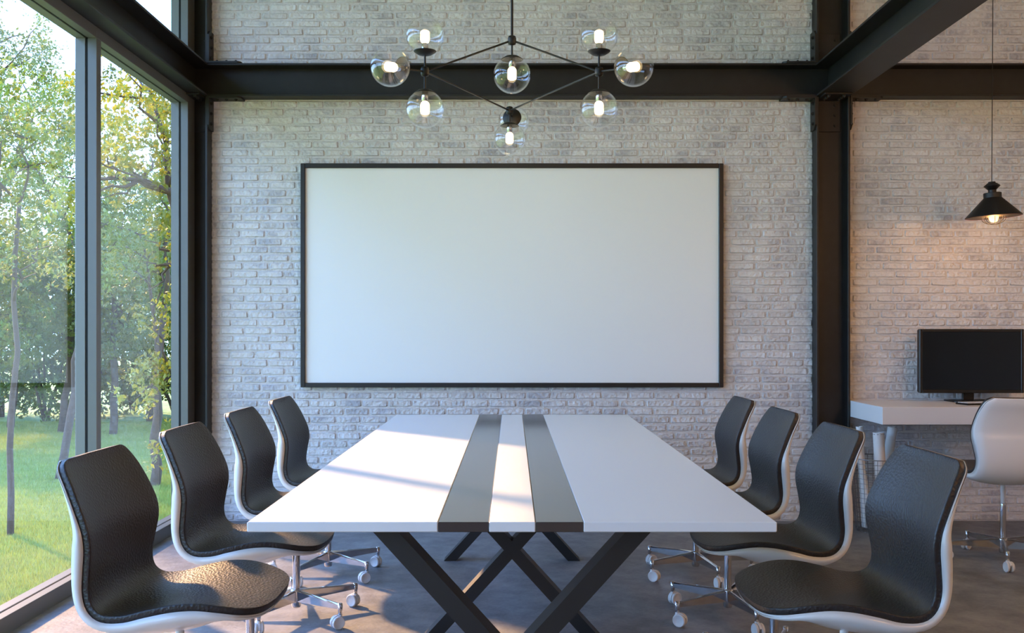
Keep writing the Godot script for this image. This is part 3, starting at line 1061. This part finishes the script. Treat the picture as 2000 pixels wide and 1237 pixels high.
func make_pendant() -> void:
	var t := thing("pendant_lamp", "black cone pendant lamp with copper inside and caged bulb over the desk", "lamp", Vector3(2.817, 1.891, -5.75))
	t.rotation.z = deg_to_rad(3.0)
	var st := begin()
	lathe(st, [[0.1535, 0.0], [0.1545, 0.003], [0.049, 0.112], [0.049, 0.139], [0.046, 0.1415], [0.0225, 0.1415], [0.0225, 0.158], [0.0445, 0.180], [0.043, 0.184], [0.028, 0.196], [0.021, 0.199], [0.019, 0.206], [0.004, 0.208]], 48, Transform3D(), -1)
	part("shade", finish(st), M.lamp_black, t)
	st = begin()
	lathe(st, [[0.1515, -0.0005], [0.1520, 0.0022], [0.046, 0.1105], [0.030, 0.1110], [0.029, 0.1085], [0.046, 0.1085], [0.1515, -0.0005]], 48, Transform3D(), -1, false)
	part("shade_lining", finish(st), M.lamp_copper, t, "copper coloured inside of the shade")
	st = begin()
	rod(st, Vector3(0, 0.207, 0), Vector3(0, 2.009, 0).rotated(Vector3(0, 0, 1), deg_to_rad(-3.0)), 0.0024, -1, 8)
	part("cord", finish(st), M.lamp_black, t)
	st = begin()
	lathe(st, [[0.016, 0.112], [0.018, 0.105], [0.018, 0.055], [0.014, 0.050]], 20)
	part("socket", finish(st), M.lamp_black, t)
	st = begin()
	lathe(st, [[0.012, 0.052], [0.020, 0.038], [0.0265, 0.010], [0.0265, -0.008], [0.020, -0.024], [0.010, -0.031], [0.002, -0.033]], 24)
	part("bulb", finish(st), M.warm_bulb, t)
	st = begin()
	for k in 4:
		var a := PI * k / 4.0 + 0.35
		var path := []
		for i in 25:
			var u := PI * i / 24.0
			var rr := 0.064
			var y: float = 0.03 if i == 0 or i == 24 else -0.009 - sin(u) * 0.034
			path.append(Vector3(cos(a) * cos(u) * rr, y, sin(a) * cos(u) * rr))
		tube(st, path, [0.0016], 6)
	part("cage", finish(st), M.lamp_black, t)
	st = begin()
	var prof := []
	for k in 15:
		var a := lerpf(0.0, deg_to_rad(-88.0), k / 14.0)
		prof.append([cos(a) * 0.060, -0.002 + sin(a) * 0.034])
	lathe(st, prof, 32, Transform3D(), 0, false)
	part("glass_cover", finish(st), M.globe_glass, t)
	var l := OmniLight3D.new()
	l.name = "bulb_light"
	l.light_color = Color(1.0, 0.70, 0.40)
	l.light_energy = 0.18
	l.light_size = 0.02
	l.omni_range = 14.0
	l.omni_attenuation = 2.0
	l.shadow_enabled = true
	l.position = Vector3(0, -0.008, 0)
	t.add_child(l)

func make_side_lamps() -> void:
	# opal globe lamps over the rest of the room to the right, outside the frame; their warm light falls on the chair backs and the wall
	var spots := [Vector3(3.1, 2.25, -3.2), Vector3(2.9, 2.1, -0.8), Vector3(4.9, 2.25, -3.6)]
	var names := ["opal globe lamp hanging right of the table, nearest the brick wall", "opal globe lamp hanging right of the viewer", "opal globe lamp hanging far right by the plaster wall"]
	for k in spots.size():
		var t := thing("globe_lamp", names[k], "lamp", spots[k], 0.0, "globe lamps over the right side of the room")
		var st := begin()
		rod(st, Vector3(0, 0.16, 0), Vector3(0, 3.9 - spots[k].y, 0), 0.003, -1, 8)
		part("cord", finish(st), M.lamp_black, t)
		st = begin()
		lathe(st, [[0.02, 0.09], [0.045, 0.095], [0.045, 0.115], [0.015, 0.16], [0.003, 0.165]], 24)
		part("cap", finish(st), M.lamp_black, t)
		st = begin()
		var prof := []
		for i in 21:
			var a := lerpf(deg_to_rad(-89.0), deg_to_rad(66.0), i / 20.0)
			prof.append([cos(a) * 0.10, sin(a) * 0.10])
		lathe(st, prof, 32)
		part("globe", finish(st), M.warm_bulb, t)
		var l := OmniLight3D.new()
		l.name = "globe_light"
		l.light_color = Color(1.0, 0.73, 0.48)
		l.light_energy = [0.65, 1.4, 0.65][k]
		l.light_size = 0.1
		l.omni_range = 16.0
		l.omni_attenuation = 2.0
		l.shadow_enabled = true
		t.add_child(l)

# ------------------------------------------------------------------ garden
var leaf_cluster: ArrayMesh
func make_leaf_cluster() -> void:
	rng.seed = 5
	var st := begin()
	var t := PackedVector3Array()
	for k in 7:
		var at := Vector3(rng.randf_range(-1, 1), rng.randf_range(-0.7, 0.7), rng.randf_range(-1, 1)) * 0.9
		var b := Basis.from_euler(Vector3(rng.randf_range(-0.9, 0.9), rng.randf() * TAU, rng.randf_range(-0.7, 0.7)))
		var ln := rng.randf_range(0.75, 1.15)
		var w := ln * 0.26
		var p := [Vector3(0, 0, 0), Vector3(w, -0.10, ln * 0.45), Vector3(0, -0.18, ln), Vector3(-w, -0.10, ln * 0.45), Vector3(0, 0.02, ln * 0.45)]
		for f in [[0, 4, 1], [1, 4, 2], [2, 4, 3], [3, 4, 0]]:
			for i in f:
				t.append(at + b * (p[i] as Vector3))
	emit(st, t, -1, false)
	leaf_cluster = finish(st)

func foliage(parent: Node3D, blobs: Array, per_blob: float, size: float, m: Material, sd: int) -> void:
	rng.seed = sd
	var xs: Array[Transform3D] = []
	var cs: Array[Color] = []
	for bl in blobs:
		var c: Vector3 = bl[0]
		var r: Vector3 = bl[1]
		var n := int(per_blob * (r.x * r.y + r.y * r.z + r.x * r.z) / 3.0)
		# twigs: clumps of leaf tufts with gaps of air between them
		var clumps := maxi(6, n / 16)
		for k in clumps:
			var d := Vector3(rng.randfn(), rng.randfn(), rng.randfn()).normalized() * pow(rng.randf(), 0.45)
			var cc: Vector3 = c + d * r
			var shade := rng.randf_range(0.72, 1.25)
			for j in 16:
				var p: Vector3 = cc + Vector3(rng.randfn(), rng.randfn() * 0.7, rng.randfn()) * size * 2.1
				var s := size * rng.randf_range(0.7, 1.25)
				xs.append(Transform3D(Basis.from_euler(Vector3(rng.randf_range(-0.6, 0.6), rng.randf() * TAU, rng.randf_range(-0.6, 0.6))).scaled(Vector3.ONE * s), p))
				var v := shade * rng.randf_range(0.85, 1.15)
				cs.append(Color(v * rng.randf_range(0.92, 1.12), v, v * rng.randf_range(0.85, 1.1)))
	var mm := MultiMesh.new()
	mm.transform_format = MultiMesh.TRANSFORM_3D
	mm.use_colors = true
	mm.mesh = leaf_cluster
	mm.instance_count = xs.size()
	for i in xs.size():
		mm.set_instance_transform(i, xs[i])
		mm.set_instance_color(i, cs[i])
	var o := MultiMeshInstance3D.new()
	o.name = "foliage"
	o.multimesh = mm
	o.material_override = m
	o.set_meta("kind", "stuff")
	parent.add_child(o, true)

func wobble_path(a: Vector3, b: Vector3, n: int, amount: float) -> Array:
	var out := []
	for i in n + 1:
		var f := float(i) / n
		var p := a.lerp(b, f)
		if i > 0 and i < n:
			p += Vector3(rng.randf_range(-1, 1), rng.randf_range(-0.3, 0.3), rng.randf_range(-1, 1)) * amount
		out.append(p)
	return out

func tree(called: String, label: String, base: Vector3, trunk_h: float, trunk_r: float, lean: Vector3, blobs: Array, density: float, leaf: float, m: Material, sd: int, group: String) -> void:
	var t := thing(called, label, "tree", base, 0.0, group)
	rng.seed = sd
	var top := Vector3(0, trunk_h, 0) + lean
	var st := begin()
	var path := wobble_path(Vector3(0, -0.1, 0), top, 7, 0.05)
	var rad := []
	for i in path.size():
		rad.append(lerpf(trunk_r * 1.15, trunk_r * 0.7, float(i) / (path.size() - 1)))
	tube(st, path, rad, 10)
	part("trunk", finish(st), M.bark, t)
	for bl in blobs:
		var c: Vector3 = bl[0]
		st = begin()
		var from: Vector3 = path[5] if rng.randf() < 0.4 else path[7]
		var limb := wobble_path(from, c, 5, 0.09)
		tube(st, limb, [trunk_r * 0.6, trunk_r * 0.5, trunk_r * 0.42, trunk_r * 0.34, trunk_r * 0.26, trunk_r * 0.16], 7)
		for k in 7:
			var d := Vector3(rng.randfn(), rng.randfn() * 0.7 + 0.2, rng.randfn()).normalized()
			var r: Vector3 = bl[1]
			var tw := wobble_path(limb[2 + rng.randi() % 4], c + d * r * 0.85, 4, 0.07)
			tube(st, tw, [trunk_r * 0.24, trunk_r * 0.18, trunk_r * 0.13, trunk_r * 0.09, trunk_r * 0.04], 5)
		part("branch", finish(st), M.bark, t)
	foliage(t, blobs, density, leaf, m, sd + 100)

func at_px(px: float, d: float, y: float) -> Vector3:
	# a point in the garden, by its bearing from the room and its distance
	return Vector3((px - 1000.0) * d / FOCAL, y, -d)

func make_garden() -> void:
	make_leaf_cluster()
	var lawn := part("lawn", span_mesh(Vector3(-70, GROUND_Y - 0.3, -80), Vector3(50, GROUND_Y, 40)), M.lawn_soil, self)
	tag(lawn, "sunlit green lawn outside the glass wall", "", "", "structure")
	# short grass near the building
	rng.seed = 21
	var st := begin()
	var tt := PackedVector3Array()
	for k in 7:
		var a := rng.randf() * TAU
		var o := Vector3(rng.randf_range(-1, 1), 0, rng.randf_range(-1, 1)) * 0.05
		var h := rng.randf_range(0.03, 0.06)
		var w := Vector3(cos(a), 0, sin(a)) * 0.004
		tt.append_array([o - w, o + w, o + Vector3(sin(a) * 0.02, h, cos(a) * 0.02)])
	emit(st, tt, -1, false)
	var tuft := finish(st)
	var mm := MultiMesh.new()
	mm.transform_format = MultiMesh.TRANSFORM_3D
	mm.use_colors = true
	mm.mesh = tuft
	mm.instance_count = 120000
	for i in 120000:
		var d := rng.randf_range(5.0, 24.0)
		var x := rng.randf_range(-0.75, -0.30) * d
		mm.set_instance_transform(i, Transform3D(Basis(Vector3.UP, rng.randf() * TAU).scaled(Vector3.ONE * rng.randf_range(0.7, 1.3)), Vector3(x, GROUND_Y, -d)))
		var v := rng.randf_range(0.75, 1.2)
		mm.set_instance_color(i, Color(v * rng.randf_range(0.9, 1.2), v, v * 0.8))
	var g := MultiMeshInstance3D.new()
	g.name = "grass"
	g.multimesh = mm
	g.material_override = M.grass_blade
	add_child(g)
	tag(g, "short mown grass blades on the lawn", "grass", "", "stuff")

	var G := GROUND_Y
	var near := "garden trees close to the glass wall"
	tree("garden_tree", "slim tree standing alone on the lawn, far left", at_px(20, 10.6, G), 3.6, 0.032, Vector3(0.1, 0, 0), [[Vector3(0.2, 4.3, 0), Vector3(0.9, 0.9, 0.9)], [Vector3(-0.6, 4.9, 0.2), Vector3(1.0, 0.8, 0.9)], [Vector3(0.35, 3.1, 0.1), Vector3(0.7, 0.5, 0.6)]], 480, 0.056, M.leaf_mid, 31, near)
	tree("garden_tree", "tree with bright yellow green leaves behind the corner of the window", at_px(385, 8.8, G), 3.4, 0.085, Vector3(0, 0, 0), [[Vector3(-0.40, 4.3, 0.0), Vector3(0.75, 0.75, 0.9)], [Vector3(-0.60, 3.55, 0.3), Vector3(0.55, 0.40, 0.7)], [Vector3(-0.15, 2.9, -0.1), Vector3(0.40, 0.75, 0.6)], [Vector3(-0.25, 1.8, 0.0), Vector3(0.32, 0.7, 0.5)]], 760, 0.052, M.leaf_pale, 37, near)
	tree("garden_tree", "forked tree beyond the second pane", at_px(300, 14.0, G), 2.6, 0.065, Vector3(0.15, 0, 0), [[Vector3(-0.2, 3.6, 0), Vector3(1.1, 0.9, 1.1)], [Vector3(0.5, 4.6, 0.3), Vector3(0.9, 0.9, 0.9)]], 460, 0.066, M.leaf_mid, 41, near)
	tree("garden_tree", "leaning tree on the lawn left of the mullion", at_px(112, 14.6, G), 3.2, 0.055, Vector3(0.5, 0, 0), [[Vector3(0.5, 4.1, 0), Vector3(1.3, 1.1, 1.2)], [Vector3(-0.4, 5.0, 0), Vector3(1.2, 1.1, 1.2)]], 440, 0.066, M.leaf_deep, 43, near)
	tree("garden_tree", "tall tree with a wide crown above the first pane", at_px(-62, 17.6, G), 4.4, 0.10, Vector3(0.5, 0, 0), [[Vector3(1.2, 6.2, 0), Vector3(1.6, 1.3, 1.4)], [Vector3(0.3, 5.0, 0), Vector3(1.6, 1.0, 1.4)], [Vector3(0.5, 7.4, 0), Vector3(1.3, 0.8, 1.1)]], 480, 0.062, M.leaf_olive, 47, near)
	var far := "trees at the far side of the lawn"
	var fl := [[-60, 19.0, "leaf_deep"], [20, 22.5, "leaf_mid"], [118, 21.5, "leaf_deep"], [220, 21.0, "leaf_mid"], [292, 24.0, "leaf_deep"], [345, 18.5, "leaf_olive"], [-190, 19.5, "leaf_mid"], [430, 21.0, "leaf_deep"], [-330, 22.0, "leaf_deep"]]
	var fn := ["broad dark tree at the far left of the lawn edge", "pale tree at the lawn edge behind the slim trunk", "dark tree at the lawn edge beside the mullion", "bushy tree at the lawn edge in the second pane", "dark bushy tree at the lawn edge near the corner", "olive tree at the lawn edge behind the corner column", "pale tree at the lawn edge beyond the left of the view", "dark tree hidden behind the corner of the building", "dark tree far beyond the left of the view"]
	for k in fl.size():
		var q: Array = fl[k]
		rng.seed = 300 + k
		var h := rng.randf_range(2.6, 3.3)
		var w := rng.randf_range(1.1, 1.5)
		tree("lawn_edge_tree", fn[k], at_px(q[0], q[1], G), h, 0.075, Vector3(rng.randf_range(-0.4, 0.4), 0, 0), [[Vector3(-0.5, h + 0.5, 0), Vector3(w, 1.1, w)], [Vector3(0.7, h + 1.0, 0.2), Vector3(w, 1.0, w)], [Vector3(0.1, h - 0.6, -0.3), Vector3(w * 1.1, 0.8, w)]], 330, 0.095, M[q[2]], 400 + k * 7, far)
	# hedge of shrubs closing the lawn
	for k in 12:
		rng.seed = 700 + k
		var px := -420.0 + 85.0 * k
		var d := rng.randf_range(24.0, 27.0)
		var s := thing("shrub", "leafy shrub in the dense hedge closing the lawn", "shrub", at_px(px, d, G), 0.0, "shrubs of the hedge closing the lawn")
		st = begin()
		for j in 4:
			tube(st, wobble_path(Vector3(0, -0.1, 0), Vector3(rng.randf_range(-0.9, 0.9), 2.2, rng.randf_range(-0.5, 0.5)), 4, 0.1), [0.05, 0.04, 0.03, 0.02, 0.01], 6)
		part("stems", finish(st), M.bark, s)
		foliage(s, [[Vector3(0, 1.0, 0), Vector3(1.1, 1.0, 0.9)], [Vector3(0.3, 2.4, 0), Vector3(1.0, 1.1, 0.9)], [Vector3(-0.3, 3.7, -0.2), Vector3(0.8, 0.9, 0.8)]], 260, 0.15, [M.leaf_deep, M.leaf_mid, M.leaf_olive][k % 3], 800 + k)

func _ready() -> void:
	make_materials()
	make_camera_and_light()
	make_shell()
	make_brick_shapes()
	bricks("wall_back", "white painted brick wall behind the board and table", -1.95, 1.95, 0.0, 2.73, Rect2(-1.34, 0.88, 2.68, 1.4), 101, 9.0, 0.0, 300)
	bricks("wall_back_upper", "white painted brick wall above the long steel beam", -1.95, 1.95, 2.91, 3.9, Rect2(9, 9, 0, 0), 102, 9.0, 2.915, 300)
	bricks("wall_back_desk", "warm lit painted brick wall behind the desk", 2.13, 5.2, 0.0, 2.73, Rect2(2.56, 0.80, 3.0, 0.42), 103, 3.36, 0.0, 300)
	bricks("wall_back_desk_upper", "painted brick wall above the beam over the desk", 2.13, 5.2, 2.91, 3.9, Rect2(9, 9, 0, 0), 104, 3.36, 2.915, 300)
	# solid masonry behind the columns and at the right end
	for q in [[-2.2, -1.95], [1.95, 2.13], [5.2, 6.5]]:
		var o := part(numbered("wall_back_pier"), span_mesh(Vector3(q[0], 0, WALL_Z - 0.26), Vector3(q[1], 3.9, WALL_Z - 0.02)), M.painted_mortar, self)
		tag(o, "plain masonry strip of the back wall", "", "", "structure")
	for q in [[-1.95, 1.95], [2.13, 5.2]]:
		var o := part(numbered("wall_back_band"), span_mesh(Vector3(q[0], 2.73, WALL_Z - 0.26), Vector3(q[1], 2.91, WALL_Z - 0.02)), M.painted_mortar, self)
		tag(o, "plain masonry band behind the steel beam", "", "", "structure")
	make_steel()
	make_windows()
	make_board()
	make_table()
	make_chairs()
	make_chandelier()
	make_desk()
	make_pendant()
	make_side_lamps()
	make_garden()
